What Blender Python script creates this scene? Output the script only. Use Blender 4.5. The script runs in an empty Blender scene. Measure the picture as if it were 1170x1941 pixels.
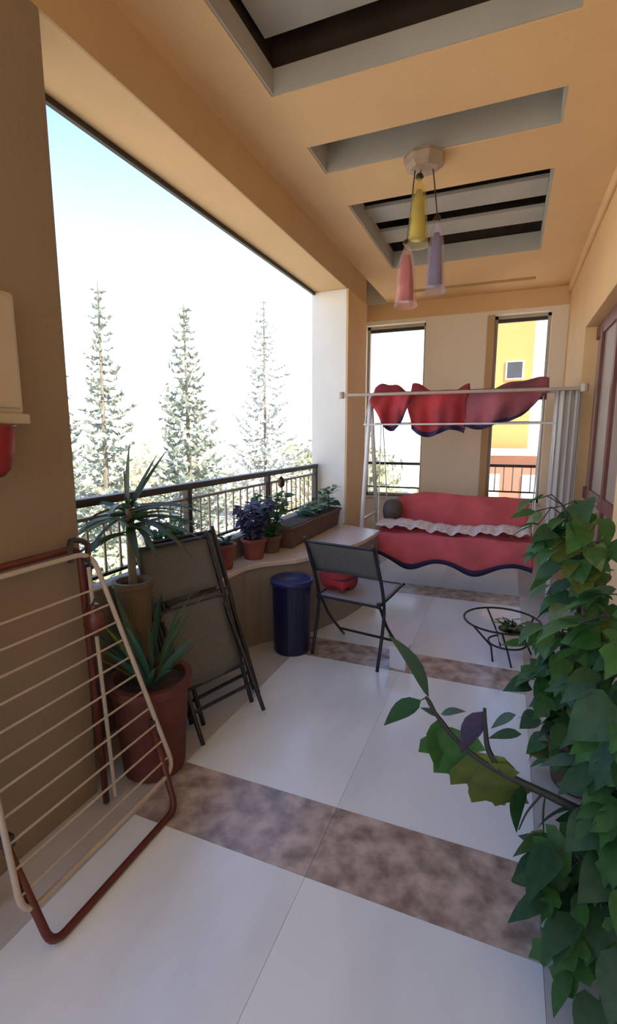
import bpy, bmesh, math, random
from mathutils import Vector, Matrix
rnd = random.Random(7)
S = bpy.context.scene
COL = S.collection
R = math.radians

# ------------------------------------------------------------------ camera
cd = bpy.data.cameras.new('camera'); cam = bpy.data.objects.new('camera', cd); COL.objects.link(cam)
cam.location = (0, 0, 1.5)
cam.rotation_euler = (R(90 - 9.0), 0, R(22.2))
cd.sensor_fit = 'HORIZONTAL'; cd.sensor_width = 36.0; cd.lens = 36.0 * 920.0 / 1170.0
cd.clip_start = 0.05; cd.clip_end = 500
S.camera = cam

# ------------------------------------------------------------------ sky, sun, exposure
w = bpy.data.worlds.new('sky'); S.world = w; w.use_nodes = True
nt = w.node_tree; nt.nodes.clear()
out = nt.nodes.new('ShaderNodeOutputWorld'); bg = nt.nodes.new('ShaderNodeBackground')
tc = nt.nodes.new('ShaderNodeTexCoord'); sep = nt.nodes.new('ShaderNodeSeparateXYZ'); rp = nt.nodes.new('ShaderNodeValToRGB')
nt.links.new(tc.outputs['Generated'], sep.inputs[0]); nt.links.new(sep.outputs['Z'], rp.inputs[0])
nt.links.new(rp.outputs[0], bg.inputs[0]); nt.links.new(bg.outputs[0], out.inputs[0])
e = rp.color_ramp.elements
e[0].position = 0.0; e[0].color = (0.86, 0.85, 0.83, 1)
e[1].position = 1.0; e[1].color = (0.11, 0.20, 0.44, 1)
for p_, c_ in ((0.16, (0.44, 0.53, 0.62)), (0.32, (0.255, 0.36, 0.54)), (0.48, (0.145, 0.225, 0.45))):
    k = rp.color_ramp.elements.new(p_); k.color = (*c_, 1)
bg.inputs[1].default_value = 2.45
sl = bpy.data.lights.new('sun', 'SUN'); sun = bpy.data.objects.new('sun', sl); COL.objects.link(sun)
sl.energy = 8.0; sl.angle = R(0.6); sl.color = (1.0, 0.95, 0.88)
sun.rotation_euler = Vector((-0.62, 0.30, -0.75)).to_track_quat('-Z', 'Y').to_euler()
S.view_settings.view_transform = 'Standard'; S.view_settings.look = 'None'
S.view_settings.gamma = 1.0; S.view_settings.use_curve_mapping = False
S.view_settings.exposure = 0.76

# ------------------------------------------------------------------ materials
def mat(name, col, rough=0.6, metal=0.0, var=0.12, scale=6.0, col2=None, bump=0.0, bscale=40.0, spec=None,
        trans=0.0, alpha=1.0, sss=0.0, stretch=None, detail=4.0, lo=0.3, hi=0.7, coat=0.0):
    m = bpy.data.materials.new(name); m.use_nodes = True
    n = m.node_tree; b = n.nodes['Principled BSDF']
    tx = n.nodes.new('ShaderNodeTexCoord'); mp = n.nodes.new('ShaderNodeMapping'); nz = n.nodes.new('ShaderNodeTexNoise')
    rp = n.nodes.new('ShaderNodeValToRGB')
    n.links.new(tx.outputs['Object'], mp.inputs[0]); n.links.new(mp.outputs[0], nz.inputs['Vector'])
    if stretch: mp.inputs['Scale'].default_value = stretch
    nz.inputs['Scale'].default_value = scale; nz.inputs['Detail'].default_value = detail
    c2 = col2 or tuple(c * (1 - var) for c in col)
    c1 = col if col2 else tuple(min(1, c * (1 + var)) for c in col)
    rp.color_ramp.elements[0].position = lo; rp.color_ramp.elements[0].color = (*c2, 1)
    rp.color_ramp.elements[1].position = hi; rp.color_ramp.elements[1].color = (*c1, 1)
    n.links.new(nz.outputs['Fac'], rp.inputs[0]); n.links.new(rp.outputs[0], b.inputs['Base Color'])
    b.inputs['Roughness'].default_value = rough; b.inputs['Metallic'].default_value = metal
    if spec is not None: b.inputs['Specular IOR Level'].default_value = spec
    b.inputs['Transmission Weight'].default_value = trans; b.inputs['Alpha'].default_value = alpha
    b.inputs['Coat Weight'].default_value = coat
    if bump:
        nb = n.nodes.new('ShaderNodeTexNoise'); nb.inputs['Scale'].default_value = bscale; nb.inputs['Detail'].default_value = 5
        bp = n.nodes.new('ShaderNodeBump'); bp.inputs['Strength'].default_value = bump; bp.inputs['Distance'].default_value = 0.01
        n.links.new(mp.outputs[0], nb.inputs['Vector']); n.links.new(nb.outputs['Fac'], bp.inputs['Height']); n.links.new(bp.outputs[0], b.inputs['Normal'])
    return m

def leaf_mat(name, col, col2, scale=5.0, rough=0.45, tl=0.25):
    m = mat(name, col, rough, col2=col2, scale=scale, var=0)
    n = m.node_tree; b = n.nodes['Principled BSDF']; o = n.nodes['Material Output']
    t = n.nodes.new('ShaderNodeBsdfTranslucent'); t.inputs[0].default_value = (*[min(1, c * 1.5) for c in col], 1)
    mx = n.nodes.new('ShaderNodeMixShader'); mx.inputs[0].default_value = tl
    n.links.new(b.outputs[0], mx.inputs[1]); n.links.new(t.outputs[0], mx.inputs[2]); n.links.new(mx.outputs[0], o.inputs[0])
    return m

def glass_mat(name, col, rough=0.15, mixf=0.80):
    m = bpy.data.materials.new(name); m.use_nodes = True
    n = m.node_tree; b = n.nodes['Principled BSDF']; o = n.nodes['Material Output']
    nz = n.nodes.new('ShaderNodeTexNoise'); nz.inputs['Scale'].default_value = 12
    rp = n.nodes.new('ShaderNodeValToRGB')
    rp.color_ramp.elements[0].color = (*[c * 0.85 for c in col], 1); rp.color_ramp.elements[1].color = (*col, 1)
    n.links.new(nz.outputs['Fac'], rp.inputs[0]); n.links.new(rp.outputs[0], b.inputs['Base Color'])
    b.inputs['Roughness'].default_value = rough
    t = n.nodes.new('ShaderNodeBsdfTransparent'); t.inputs[0].default_value = (*[min(1, c + 0.2) for c in col], 1)
    mx = n.nodes.new('ShaderNodeMixShader'); mx.inputs[0].default_value = mixf
    n.links.new(b.outputs[0], mx.inputs[1]); n.links.new(t.outputs[0], mx.inputs[2]); n.links.new(mx.outputs[0], o.inputs[0])
    return m

M = {}
M['ochre'] = mat('ochre_paint', (0.76, 0.50, 0.25), 0.75, var=0.05, scale=1.6, bump=0.15, bscale=60)
M['cream'] = mat('cream_paint', (0.90, 0.81, 0.66), 0.75, var=0.05, scale=1.4, bump=0.15, bscale=60)
M['stone'] = mat('pale_render', (0.76, 0.74, 0.68), 0.8, var=0.05, scale=2.0, bump=0.2, bscale=50)  # pale tone paints outdoor light onto the pillar's jamb
M['umber'] = mat('umber_paint', (0.27, 0.20, 0.13), 0.8, var=0.08, scale=1.5, bump=0.15, bscale=60)  # dark tone paints in the shade on the column's unlit inner face
M['umber2'] = mat('tan_fascia_paint', (0.56, 0.38, 0.20), 0.8, var=0.06, scale=1.5)  # shade painted on the beam's inner face; also the window trim colour
M['grey'] = mat('grey_paint', (0.44, 0.42, 0.37), 0.8, var=0.08, scale=3)
M['void'] = mat('dark_brown_boards', (0.045, 0.028, 0.02), 0.8, var=0.2, scale=4)  # near-black tone paints deep shade into the ceiling recesses
M['marble'] = mat('white_marble', (0.84, 0.94, 0.98), 0.2, col2=(0.68, 0.77, 0.81), scale=1.5, detail=9, stretch=(1.5, 0.6, 1), lo=0.28, hi=0.55, var=0)
M['band'] = mat('brown_marble', (0.62, 0.54, 0.48), 0.24, col2=(0.25, 0.20, 0.17), scale=11, detail=10, lo=0.36, hi=0.68, var=0)
M['border'] = mat('grey_marble_border', (0.60, 0.61, 0.60), 0.28, col2=(0.48, 0.48, 0.47), scale=3, detail=8, var=0)
M['grout'] = mat('floor_grout', (0.62, 0.60, 0.57), 0.8, var=0.1, scale=10)
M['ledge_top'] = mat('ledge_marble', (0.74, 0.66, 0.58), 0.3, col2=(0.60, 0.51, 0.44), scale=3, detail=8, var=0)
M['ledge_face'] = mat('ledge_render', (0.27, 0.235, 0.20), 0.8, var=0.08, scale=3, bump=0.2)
M['iron'] = mat('dark_iron', (0.055, 0.045, 0.04), 0.45, metal=0.4, var=0.2, scale=20)
M['baluster'] = mat('taupe_iron', (0.30, 0.25, 0.20), 0.5, metal=0.3, var=0.15, scale=20)
M['chair_frame'] = mat('charcoal_steel', (0.035, 0.036, 0.042), 0.4, metal=0.5, var=0.2, scale=30)
M['sling'] = mat('grey_sling_mesh', (0.135, 0.135, 0.135), 0.8, var=0.15, scale=120)
M['sling_pale'] = mat('pale_sling_mesh', (0.30, 0.30, 0.32), 0.75, var=0.1, scale=120)
M['cream_enamel'] = mat('cream_enamel', (0.48, 0.41, 0.33), 0.4, var=0.06, scale=15)
M['red_enamel'] = mat('dark_red_enamel', (0.11, 0.022, 0.015), 0.4, var=0.15, scale=15)
M['white_enamel'] = mat('white_enamel', (0.78, 0.76, 0.74), 0.35, var=0.05, scale=10)
M['terracotta'] = mat('dark_terracotta', (0.115, 0.030, 0.020), 0.75, var=0.25, scale=7, bump=0.15)
M['terra2'] = mat('red_terracotta', (0.22, 0.062, 0.045), 0.7, var=0.2, scale=8, bump=0.15)
M['brownpot'] = mat('brown_trough', (0.12, 0.065, 0.04), 0.75, var=0.25, scale=9, bump=0.15)
M['olivepot'] = mat('olive_brown_pot', (0.15, 0.105, 0.055), 0.65, var=0.2, scale=6)
M['soil'] = mat('dark_soil', (0.05, 0.035, 0.025), 0.95, var=0.4, scale=50, bump=0.6)
M['navy'] = mat('navy_plastic', (0.006, 0.008, 0.045), 0.35, var=0.15, scale=5)
M['navy_rim'] = mat('blue_plastic', (0.015, 0.025, 0.12), 0.35, var=0.1, scale=5)
M['red_cloth'] = mat('red_cover_cloth', (0.66, 0.12, 0.13), 0.85, var=0.18, scale=4, bump=0.3, bscale=90)
M['red_wet'] = mat('red_towel', (0.56, 0.045, 0.05), 0.85, col2=(0.17, 0.03, 0.045), scale=3.2, var=0, bump=0.3, bscale=80)
M['red_wet2'] = mat('dusky_red_towel', (0.48, 0.12, 0.15), 0.85, col2=(0.11, 0.05, 0.075), scale=3.0, var=0, bump=0.3, bscale=80)
M['navytrim'] = mat('navy_trim', (0.028, 0.02, 0.08), 0.8, var=0.2, scale=20)
M['lace'] = mat('white_lace', (0.82, 0.74, 0.68), 0.85, col2=(0.60, 0.44, 0.40), scale=38, lo=0.35, hi=0.52, var=0)
M['grey_cushion'] = mat('dark_grey_cushion', (0.13, 0.115, 0.105), 0.9, var=0.3, scale=8)
M['curtain'] = mat('pale_grey_cloth', (0.56, 0.53, 0.50), 0.85, col2=(0.44, 0.39, 0.35), scale=2.2, stretch=(9, 9, 0.7), var=0)
M['wood'] = mat('red_brown_wood', (0.18, 0.06, 0.045), 0.5, var=0.25, scale=4, stretch=(10, 10, 0.8))
M['panel'] = mat('taupe_door_panel', (0.34, 0.25, 0.20), 0.55, var=0.12, scale=2, stretch=(4, 4, 0.6))
M['plastic_cream'] = mat('beige_plastic', (0.50, 0.42, 0.30), 0.5, var=0.04, scale=5)
M['red_plastic'] = mat('red_plastic', (0.28, 0.018, 0.01), 0.4, var=0.15, scale=5)
M['paper'] = mat('white_carton', (0.74, 0.76, 0.88), 0.6, var=0.04, scale=5)
M['brass'] = mat('aged_plaster_rose', (0.40, 0.29, 0.20), 0.5, var=0.15, scale=10)
M['cap'] = mat('dark_bronze', (0.07, 0.045, 0.025), 0.4, metal=0.5, var=0.2, scale=20)
M['g_yellow'] = glass_mat('yellow_glass', (0.80, 0.72, 0.42)); M['g_red'] = glass_mat('pink_glass', (0.86, 0.68, 0.66)); M['g_blue'] = glass_mat('lilac_glass', (0.72, 0.68, 0.78))
M['i_yellow'] = mat('olive_yellow_core', (0.46, 0.40, 0.06), 0.3, var=0.15, scale=8); M['i_red'] = mat('red_core', (0.42, 0.06, 0.075), 0.3, var=0.15, scale=8); M['i_blue'] = mat('violet_core', (0.12, 0.10, 0.20), 0.3, var=0.15, scale=8)
M['leaf_a'] = leaf_mat('green_leaf', (0.055, 0.175, 0.035), (0.022, 0.085, 0.022), rough=0.6); M['leaf_b'] = leaf_mat('dark_leaf', (0.035, 0.115, 0.042), (0.016, 0.058, 0.024), rough=0.6)
M['leaf_c'] = leaf_mat('yellow_green_leaf', (0.15, 0.19, 0.03), (0.06, 0.10, 0.02)); M['leaf_teal'] = leaf_mat('blue_green_leaf', (0.06, 0.15, 0.09), (0.03, 0.08, 0.055), rough=0.55)
M['leaf_pale'] = leaf_mat('pale_green_leaf', (0.24, 0.34, 0.20), (0.13, 0.22, 0.12)); M['leaf_purple'] = leaf_mat('purple_leaf', (0.085, 0.07, 0.15), (0.04, 0.035, 0.075))
M['dracaena'] = leaf_mat('sword_leaf', (0.06, 0.10, 0.035), (0.028, 0.05, 0.022))
M['stem'] = mat('dark_stem', (0.035, 0.04, 0.035), 0.6, var=0.2, scale=20)
M['trunk'] = mat('grey_brown_trunk', (0.20, 0.17, 0.12), 0.85, var=0.2, scale=14, bump=0.4)
M['conifer'] = leaf_mat('grey_green_needles', (0.34, 0.37, 0.30), (0.23, 0.27, 0.21), scale=0.8, tl=0.1)  # needle colour greyed and paled to carry the outdoor haze
M['conifer_pale'] = leaf_mat('silvery_needles', (0.50, 0.52, 0.48), (0.42, 0.45, 0.41), scale=0.8, tl=0.1)  # paler needle colour with distance haze painted in
M['shrub'] = leaf_mat('dry_green_shrub', (0.44, 0.45, 0.28), (0.32, 0.35, 0.20), scale=0.6, tl=0.1)  # both shrub colours are paled to carry haze
M['shrub_dry'] = leaf_mat('straw_shrub', (0.60, 0.54, 0.36), (0.48, 0.43, 0.28), scale=0.6, tl=0.1)
M['ground'] = mat('sandy_ground', (0.60, 0.52, 0.38), 0.9, var=0.15, scale=0.15, bump=0.3, bscale=3)
M['bldg'] = mat('amber_render', (0.50, 0.29, 0.09), 0.8, var=0.05, scale=0.4)
M['bldg_low'] = mat('brick_red_render', (0.38, 0.17, 0.10), 0.8, var=0.1, scale=0.6)
M['bldg_white'] = mat('white_render', (0.8, 0.78, 0.72), 0.8, var=0.04, scale=0.6)
M['darkpane'] = mat('dark_pane', (0.05, 0.05, 0.05), 0.3, var=0.2, scale=1)

# ------------------------------------------------------------------ mesh helpers
class MB:
    def __init__(s): s.v = []; s.f = []
    def add(s, vs, fs):
        o = len(s.v); s.v += [tuple(v) for v in vs]; s.f += [tuple(i + o for i in f) for f in fs]; return s
    def box(s, x0, x1, y0, y1, z0, z1):
        vs = [(x, y, z) for z in (z0, z1) for (x, y) in ((x0, y0), (x1, y0), (x1, y1), (x0, y1))]
        return s.add(vs, [(3, 2, 1, 0), (4, 5, 6, 7), (0, 1, 5, 4), (1, 2, 6, 5), (2, 3, 7, 6), (3, 0, 4, 7)])
    def prism(s, poly, z0, z1):
        n = len(poly); vs = [(x, y, z0) for x, y in poly] + [(x, y, z1) for x, y in poly]
        fs = [tuple(range(n))[::-1], tuple(range(n, 2 * n))] + [(i, (i + 1) % n, n + (i + 1) % n, n + i) for i in range(n)]
        return s.add(vs, fs)
    def tube(s, pts, r, seg=8, closed=False, cap=True, smooth=0):
        P = [Vector(p) for p in pts]
        if smooth and len(P) > 2: P = spline(P, smooth, closed)
        n = len(P); rr = r if isinstance(r, (list, tuple)) else None
        rad = [(rr[0] + (rr[1] - rr[0]) * i / max(1, n - 1)) if rr else r for i in range(n)]
        T = []
        for i in range(n):
            a = P[i - 1] if (i > 0 or closed) else P[i]; b = P[(i + 1) % n] if (i < n - 1 or closed) else P[i]
            T.append((b - a).normalized())
        up = Vector((0, 0, 1)) if abs(T[0].z) < 0.9 else Vector((1, 0, 0))
        nrm = (up - T[0] * up.dot(T[0])).normalized(); vs = []
        for i in range(n):
            nrm = (nrm - T[i] * nrm.dot(T[i])).normalized(); bi = T[i].cross(nrm)
            for k in range(seg):
                a = 2 * math.pi * k / seg; vs.append(P[i] + (nrm * math.cos(a) + bi * math.sin(a)) * rad[i])
        fs = []
        for i in range(n if closed else n - 1):
            j = (i + 1) % n
            for k in range(seg):
                l = (k + 1) % seg; fs.append((i * seg + k, i * seg + l, j * seg + l, j * seg + k))
        if cap and not closed: fs += [tuple(range(seg))[::-1], tuple((n - 1) * seg + k for k in range(seg))]
        return s.add(vs, fs)
    def lathe(s, prof, c=(0, 0, 0), seg=24, sq=1.0, rot=0.0):
        vs = []; n = len(prof)
        for r_, z in prof:
            for k in range(seg):
                a = 2 * math.pi * k / seg + rot; vs.append((c[0] + r_ * math.cos(a), c[1] + r_ * math.sin(a) * sq, c[2] + z))
        fs = [(i * seg + k, i * seg + (k + 1) % seg, (i + 1) * seg + (k + 1) % seg, (i + 1) * seg + k) for i in range(n - 1) for k in range(seg)]
        fs += [tuple(range(seg))[::-1], tuple((n - 1) * seg + k for k in range(seg))]
        return s.add(vs, fs)
    def grid(s, fn, nu, nv):
        vs = [fn(i / nu, j / nv) for j in range(nv + 1) for i in range(nu + 1)]
        fs = [(j * (nu + 1) + i, j * (nu + 1) + i + 1, (j + 1) * (nu + 1) + i + 1, (j + 1) * (nu + 1) + i) for j in range(nv) for i in range(nu)]
        return s.add(vs, fs)
    def mesh(s, name, m, smooth=False):
        me = bpy.data.meshes.new(name); me.from_pydata(s.v, [], s.f); me.update()
        me.materials.append(M[m] if isinstance(m, str) else m)
        if smooth:
            for p in me.polygons: p.use_smooth = True
        return me
    def build(s, name, m, parent=None, smooth=False, bevel=0.0, solid=0.0, subsurf=0, kind=None, loc=None):
        o = bpy.data.objects.new(name, s.mesh(name, m, smooth)); COL.objects.link(o)
        if parent: o.parent = parent
        if loc: o.location = loc
        if solid: q = o.modifiers.new('thickness', 'SOLIDIFY'); q.thickness = solid; q.offset = 0
        if subsurf: q = o.modifiers.new('round', 'SUBSURF'); q.levels = subsurf; q.render_levels = subsurf
        if bevel: q = o.modifiers.new('edge', 'BEVEL'); q.width = bevel; q.segments = 2; q.limit_method = 'ANGLE'; q.angle_limit = R(50)
        if kind: o['kind'] = kind
        return o

def spline(P, k, closed=False):
    n = len(P); o = []
    for i in range(n if closed else n - 1):
        g = lambda j: P[j % n] if closed else P[max(0, min(n - 1, j))]
        a, b, c, d = g(i - 1), g(i), g(i + 1), g(i + 2)
        for q in range(k):
            t = q / k
            o.append(0.5 * ((2 * b) + (c - a) * t + (2 * a - 5 * b + 4 * c - d) * t * t + (3 * b - a - 3 * c + d) * t ** 3))
    if not closed: o.append(P[-1])
    return o
def round_poly(pts, r, k=5, closed=True):
    """round the corners of a 3-D polyline"""
    P = [Vector(p) for p in pts]; n = len(P); o = []
    for i in range(n):
        if not closed and i in (0, n - 1): o.append(P[i]); continue
        a = (P[i - 1] - P[i]).normalized() * r; b = (P[(i + 1) % n] - P[i]).normalized() * r
        for q in range(k + 1):
            t = q / k; o.append(P[i] + a * (1 - t) ** 2 + b * t * t)
    return o
def tag(o, label, cat, group=None):
    o['label'] = label; o['category'] = cat
    if group: o['group'] = group
    return o
def empty(name, loc, label, cat, group=None, rz=0.0):
    o = bpy.data.objects.new(name, None); COL.objects.link(o); o.location = loc; o.rotation_euler = (0, 0, rz); o.empty_display_size = 0.05
    return tag(o, label, cat, group)
def st(o): o['kind'] = 'structure'; return o
def place(me, name, parent, mw=None, loc=None):
    o = bpy.data.objects.new(name, me); COL.objects.link(o); o.parent = parent
    if mw is not None: o.matrix_local = mw
    if loc: o.location = loc
    return o

# ------------------------------------------------------------------ the terrace shell
XI, XO, XR = -1.53, -1.90, 0.55
ZS, ZC = 2.90, 3.17
YB, YF = -2.6, 6.5

fl = st(MB().box(-1.95, 0.75, YB, 6.8, -0.12, -0.004).build('floor', 'grout'))
jt = 0.0007
def slab(name, x0, x1, y0, y1, m):
    cx, cy = (x0 + x1) / 2, (y0 + y1) / 2
    return MB().box(x0 - cx + jt, x1 - cx - jt, y0 - cy + jt, y1 - cy - jt, -0.02, 0.0).build(name, m, fl, loc=(cx, cy, 0))
bands = [(-0.28, 0.06), (1.34, 1.68), (2.92, 3.22), (4.50, 4.82)]
xs = [-1.30, -0.56, 0.18]
ycur = YB
for (b0, b1) in bands + [(6.5, 6.5)]:
    for i in range(2): slab('marble_slab', xs[i], xs[i + 1], ycur, b0, 'marble')
    slab('border_slab', -1.95, xs[0], ycur, b0, 'border'); slab('border_slab', xs[2], 0.75, ycur, b0, 'border')
    if b1 > b0:
        for i in range(2): slab('band_slab', xs[i], xs[i + 1], b0, b1, 'band')
        slab('border_slab', -1.95, xs[0], b0, b1, 'border'); slab('border_slab', xs[2], 0.75, b0, b1, 'border')
    ycur = b1

# ceiling with three open bays and a narrow slot
OX0, OX1 = -1.20, 0.17
ZT = 3.78
bays = [(0.05, 0.60), (1.25, 2.46), (2.92, 3.24), (3.71, 5.20), (6.00, 6.11)]
ZM = 3.30
c = MB(); c.box(XI, OX0, YB, YF, ZC, ZM); c.box(OX1, XR + 0.2, YB, YF, ZC, ZM)
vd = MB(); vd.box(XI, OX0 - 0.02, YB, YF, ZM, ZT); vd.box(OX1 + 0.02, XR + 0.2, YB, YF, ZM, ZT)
yc = YB
for (a, b) in bays + [(YF, YF)]:
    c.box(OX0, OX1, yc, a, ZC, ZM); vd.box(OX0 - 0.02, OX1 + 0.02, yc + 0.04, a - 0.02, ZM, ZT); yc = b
ceil = st(c.build('ceiling', 'ochre'))
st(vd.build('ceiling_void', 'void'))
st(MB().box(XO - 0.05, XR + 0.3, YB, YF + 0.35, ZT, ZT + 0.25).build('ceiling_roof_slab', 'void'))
# grey linings of the bays and slats set in them
for (a, b), zl in zip(bays[:4], (3.30, 3.29, 3.36, 3.33)):
    t = 0.012
    MB().box(OX0 - 0.002, OX0 + t, a, b, ZC + 0.006, zl).build('bay_lining', 'grey', ceil)
    MB().box(OX1 - t, OX1 + 0.002, a, b, ZC + 0.006, zl).build('bay_lining', 'grey', ceil)
    MB().box(OX0 + t, OX1 - t, b - t, b + 0.002, ZC + 0.006, zl).build('bay_lining', 'grey', ceil)
    MB().box(OX0 + t, OX1 - t, a - 0.002, a + t, ZC + 0.006, zl).build('bay_lining', 'grey', ceil)
for y0, y1, z in ((2.02, 2.36, 3.36), (1.45, 1.80, 3.36), (2.935, 3.225, 3.36), (4.12, 4.40, 3.30), (4.60, 4.88, 3.30), (0.1, 0.5, 3.36)):
    MB().box(OX0 + 0.012, OX1 - 0.012, y0, y1, z, z + 0.03).build('slat', 'grey', ceil, bevel=0.004)
    
# left side: columns, lintel beam, parapet
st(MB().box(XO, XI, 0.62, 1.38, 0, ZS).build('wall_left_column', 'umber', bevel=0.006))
st(MB().box(XO, XI, 4.74, 5.42, 0, ZS).build('wall_left_pillar', 'stone', bevel=0.006))
MBp = MB().box(XI - 0.001, XI + 0.012, 4.745, 5.415, 0.0, ZS).build('pillar_facing', 'ochre', bpy.data.objects['wall_left_pillar'])  # added ochre sheet; paints this side darker and warmer than the lit jamb
bmw = st(MB().box(XO, XI - 0.012, YB, 5.42, ZS, ZT).build('wall_left_beam', 'ochre'))
MB().box(XI - 0.012, XI, YB, 5.42, ZS, ZC).build('fascia', 'umber2', bmw)  # added thin board; its darker tone paints shade on the beam's inner face
st(MB().box(XO - 0.1, XO + 0.03, 5.42, YF, 0, ZT).build('wall_left_return', 'cream'))
st(MB().box(XO, -1.79, 1.38, 4.74, 0, 0.76).build('wall_left_parapet', 'ledge_face', bevel=0.006))
st(MB().box(XO, -1.79, -2.1, 0.62, 0, 0.76).build('wall_left_parapet', 'ledge_face', bevel=0.006))
for a, b in ((1.38, 4.74), (-2.1, 0.62)):
    st(MB().box(-1.885, -1.862, a, b, ZS - 0.028, ZS + 0.002).build('trim_1', 'iron'))
st(MB().box(XO, XI, YB, -2.1, 0, ZS).build('wall_left_back', 'cream'))
st(MB().box(XO, XR + 0.25, YB - 0.15, YB, 0, 0.76).build('wall_back_parapet', 'cream'))
# far wall with two tall windows
T = 0.30
fw = MB()
W1 = (-1.83, -1.05); W2 = (-0.235, 0.38); ZW0, ZW1 = 0.68, 2.92
fw.box(XO - 0.1, W1[0], YF, YF + T, 0, ZT); fw.box(W1[1], W2[0], YF, YF + T, 0, ZT); fw.box(W2[1], XR + 0.3, YF, YF + T, 0, ZT)
for a, b in (W1, W2):
    fw.box(a, b, YF, YF + T, 0, ZW0); fw.box(a, b, YF, YF + T, ZW1, ZT)
st(fw.build('wall_far', 'cream'))
fup = MB(); fup.box(XO + 0.03, XR, YF - 0.012, YF + 0.001, ZW1 + 0.05, ZC)
st(fup.build('trim_2', 'ochre'))
for i, (a, b) in enumerate((W1, W2)):
    wn = MB(); s_ = 0.035
    wn.box(a, a + s_, YF + 0.1, YF + 0.16, ZW0, ZW1); wn.box(b - s_, b, YF + 0.1, YF + 0.16, ZW0, ZW1)
    wn.box(a, b, YF + 0.1, YF + 0.16, ZW1 - s_, ZW1); wn.box(a, b, YF + 0.1, YF + 0.16, ZW0, ZW0 + s_)
    wo = st(wn.build('window_%d' % (i + 1), 'cream_enamel'))
    MB().box(a, b, YF + 0.115, YF + 0.145, ZW1 - 0.075, ZW1 - s_).build('blind_rail', 'iron', wo)
    MB().box(a + s_, b - s_, YF + 0.11, YF + 0.15, 1.10, 1.135).build('guard_rail', 'iron', wo)
    MB().box(a + s_, b - s_, YF + 0.12, YF + 0.14, 0.78, 0.80).build('guard_rail', 'iron', wo)
    if i == 1:
        for k in range(5):
            x = a + 0.1 + (b - a - 0.2) * k / 4
            MB().tube([(x, YF + 0.13, 0.79), (x, YF + 0.13, 1.11)], 0.008, 6).build('guard_bar', 'white_enamel', wo)
    MB().box(a - 0.02, b + 0.02, YF - 0.03, YF + T, ZW0 - 0.03, ZW0).build('window_sill', 'ledge_top', wo)
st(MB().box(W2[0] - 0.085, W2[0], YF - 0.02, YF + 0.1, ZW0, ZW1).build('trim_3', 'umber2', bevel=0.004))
# right wall with a door bay
DY0, DY1, DZ = 3.05, 4.93, 2.41
rw = MB(); rw.box(XR, XR + 0.25, DY1, YF, 0, ZT); rw.box(XR, XR + 0.25, YB, DY0, 0, ZT); rw.box(XR, XR + 0.25, DY0, DY1, DZ, ZT)
st(rw.build('wall_right', 'ochre', bevel=0.006))
rc = MB().box(XR - 0.03, XR + 0.001, YB, YF, 3.08, ZC); st(rc.build('trim_4', 'ochre', bevel=0.01))
dr = MB().box(XR + 0.11, XR + 0.17, DY0, DY1, 0, DZ).build('door_1', 'panel'); st(dr)
for y in (DY0 + 0.04, (DY0 + DY1) / 2, DY1 - 0.30):
    MB().box(XR + 0.085, XR + 0.112, y - 0.035, y + 0.035, 0, DZ - 0.06).build('door_stile', 'wood', dr, bevel=0.004)
for z in (0.06, 1.0, DZ - 0.06):
    MB().box(XR + 0.09, XR + 0.112, DY0, DY1, z - 0.05, z + 0.05).build('door_rail', 'wood', dr, bevel=0.004)
MB().tube([(XR + 0.085, 4.08, 1.0), (XR + 0.055, 4.08, 1.0), (XR + 0.055, 4.2, 1.0)], 0.008, 8).build('door_handle', 'cream_enamel', dr)

# curved built-in ledge
poly = [(-1.79, 2.52), (-1.66, 2.52), (-1.64, 2.86), (-1.58, 2.98), (-1.50, 3.06), (-1.40, 3.16), (-1.28, 3.38), (-1.18, 3.65), (-1.12, 3.95), (-1.10, 4.20), (-1.10, 4.44), (-1.50, 4.60), (-1.53, 4.735), (-1.79, 4.735)]
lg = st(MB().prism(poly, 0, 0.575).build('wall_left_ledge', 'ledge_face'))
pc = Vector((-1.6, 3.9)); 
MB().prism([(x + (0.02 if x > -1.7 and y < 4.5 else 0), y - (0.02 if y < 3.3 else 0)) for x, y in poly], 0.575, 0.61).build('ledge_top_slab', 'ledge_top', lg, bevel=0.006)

# ------------------------------------------------------------------ ground and world outside
g = MB().grid(lambda u, v: (-90 + 180 * u, -60 + 190 * v, -3.6 + 0.25 * math.sin(u * 37) * math.cos(v * 29)), 60, 60).build('ground', 'ground', smooth=True); st(g)

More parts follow.
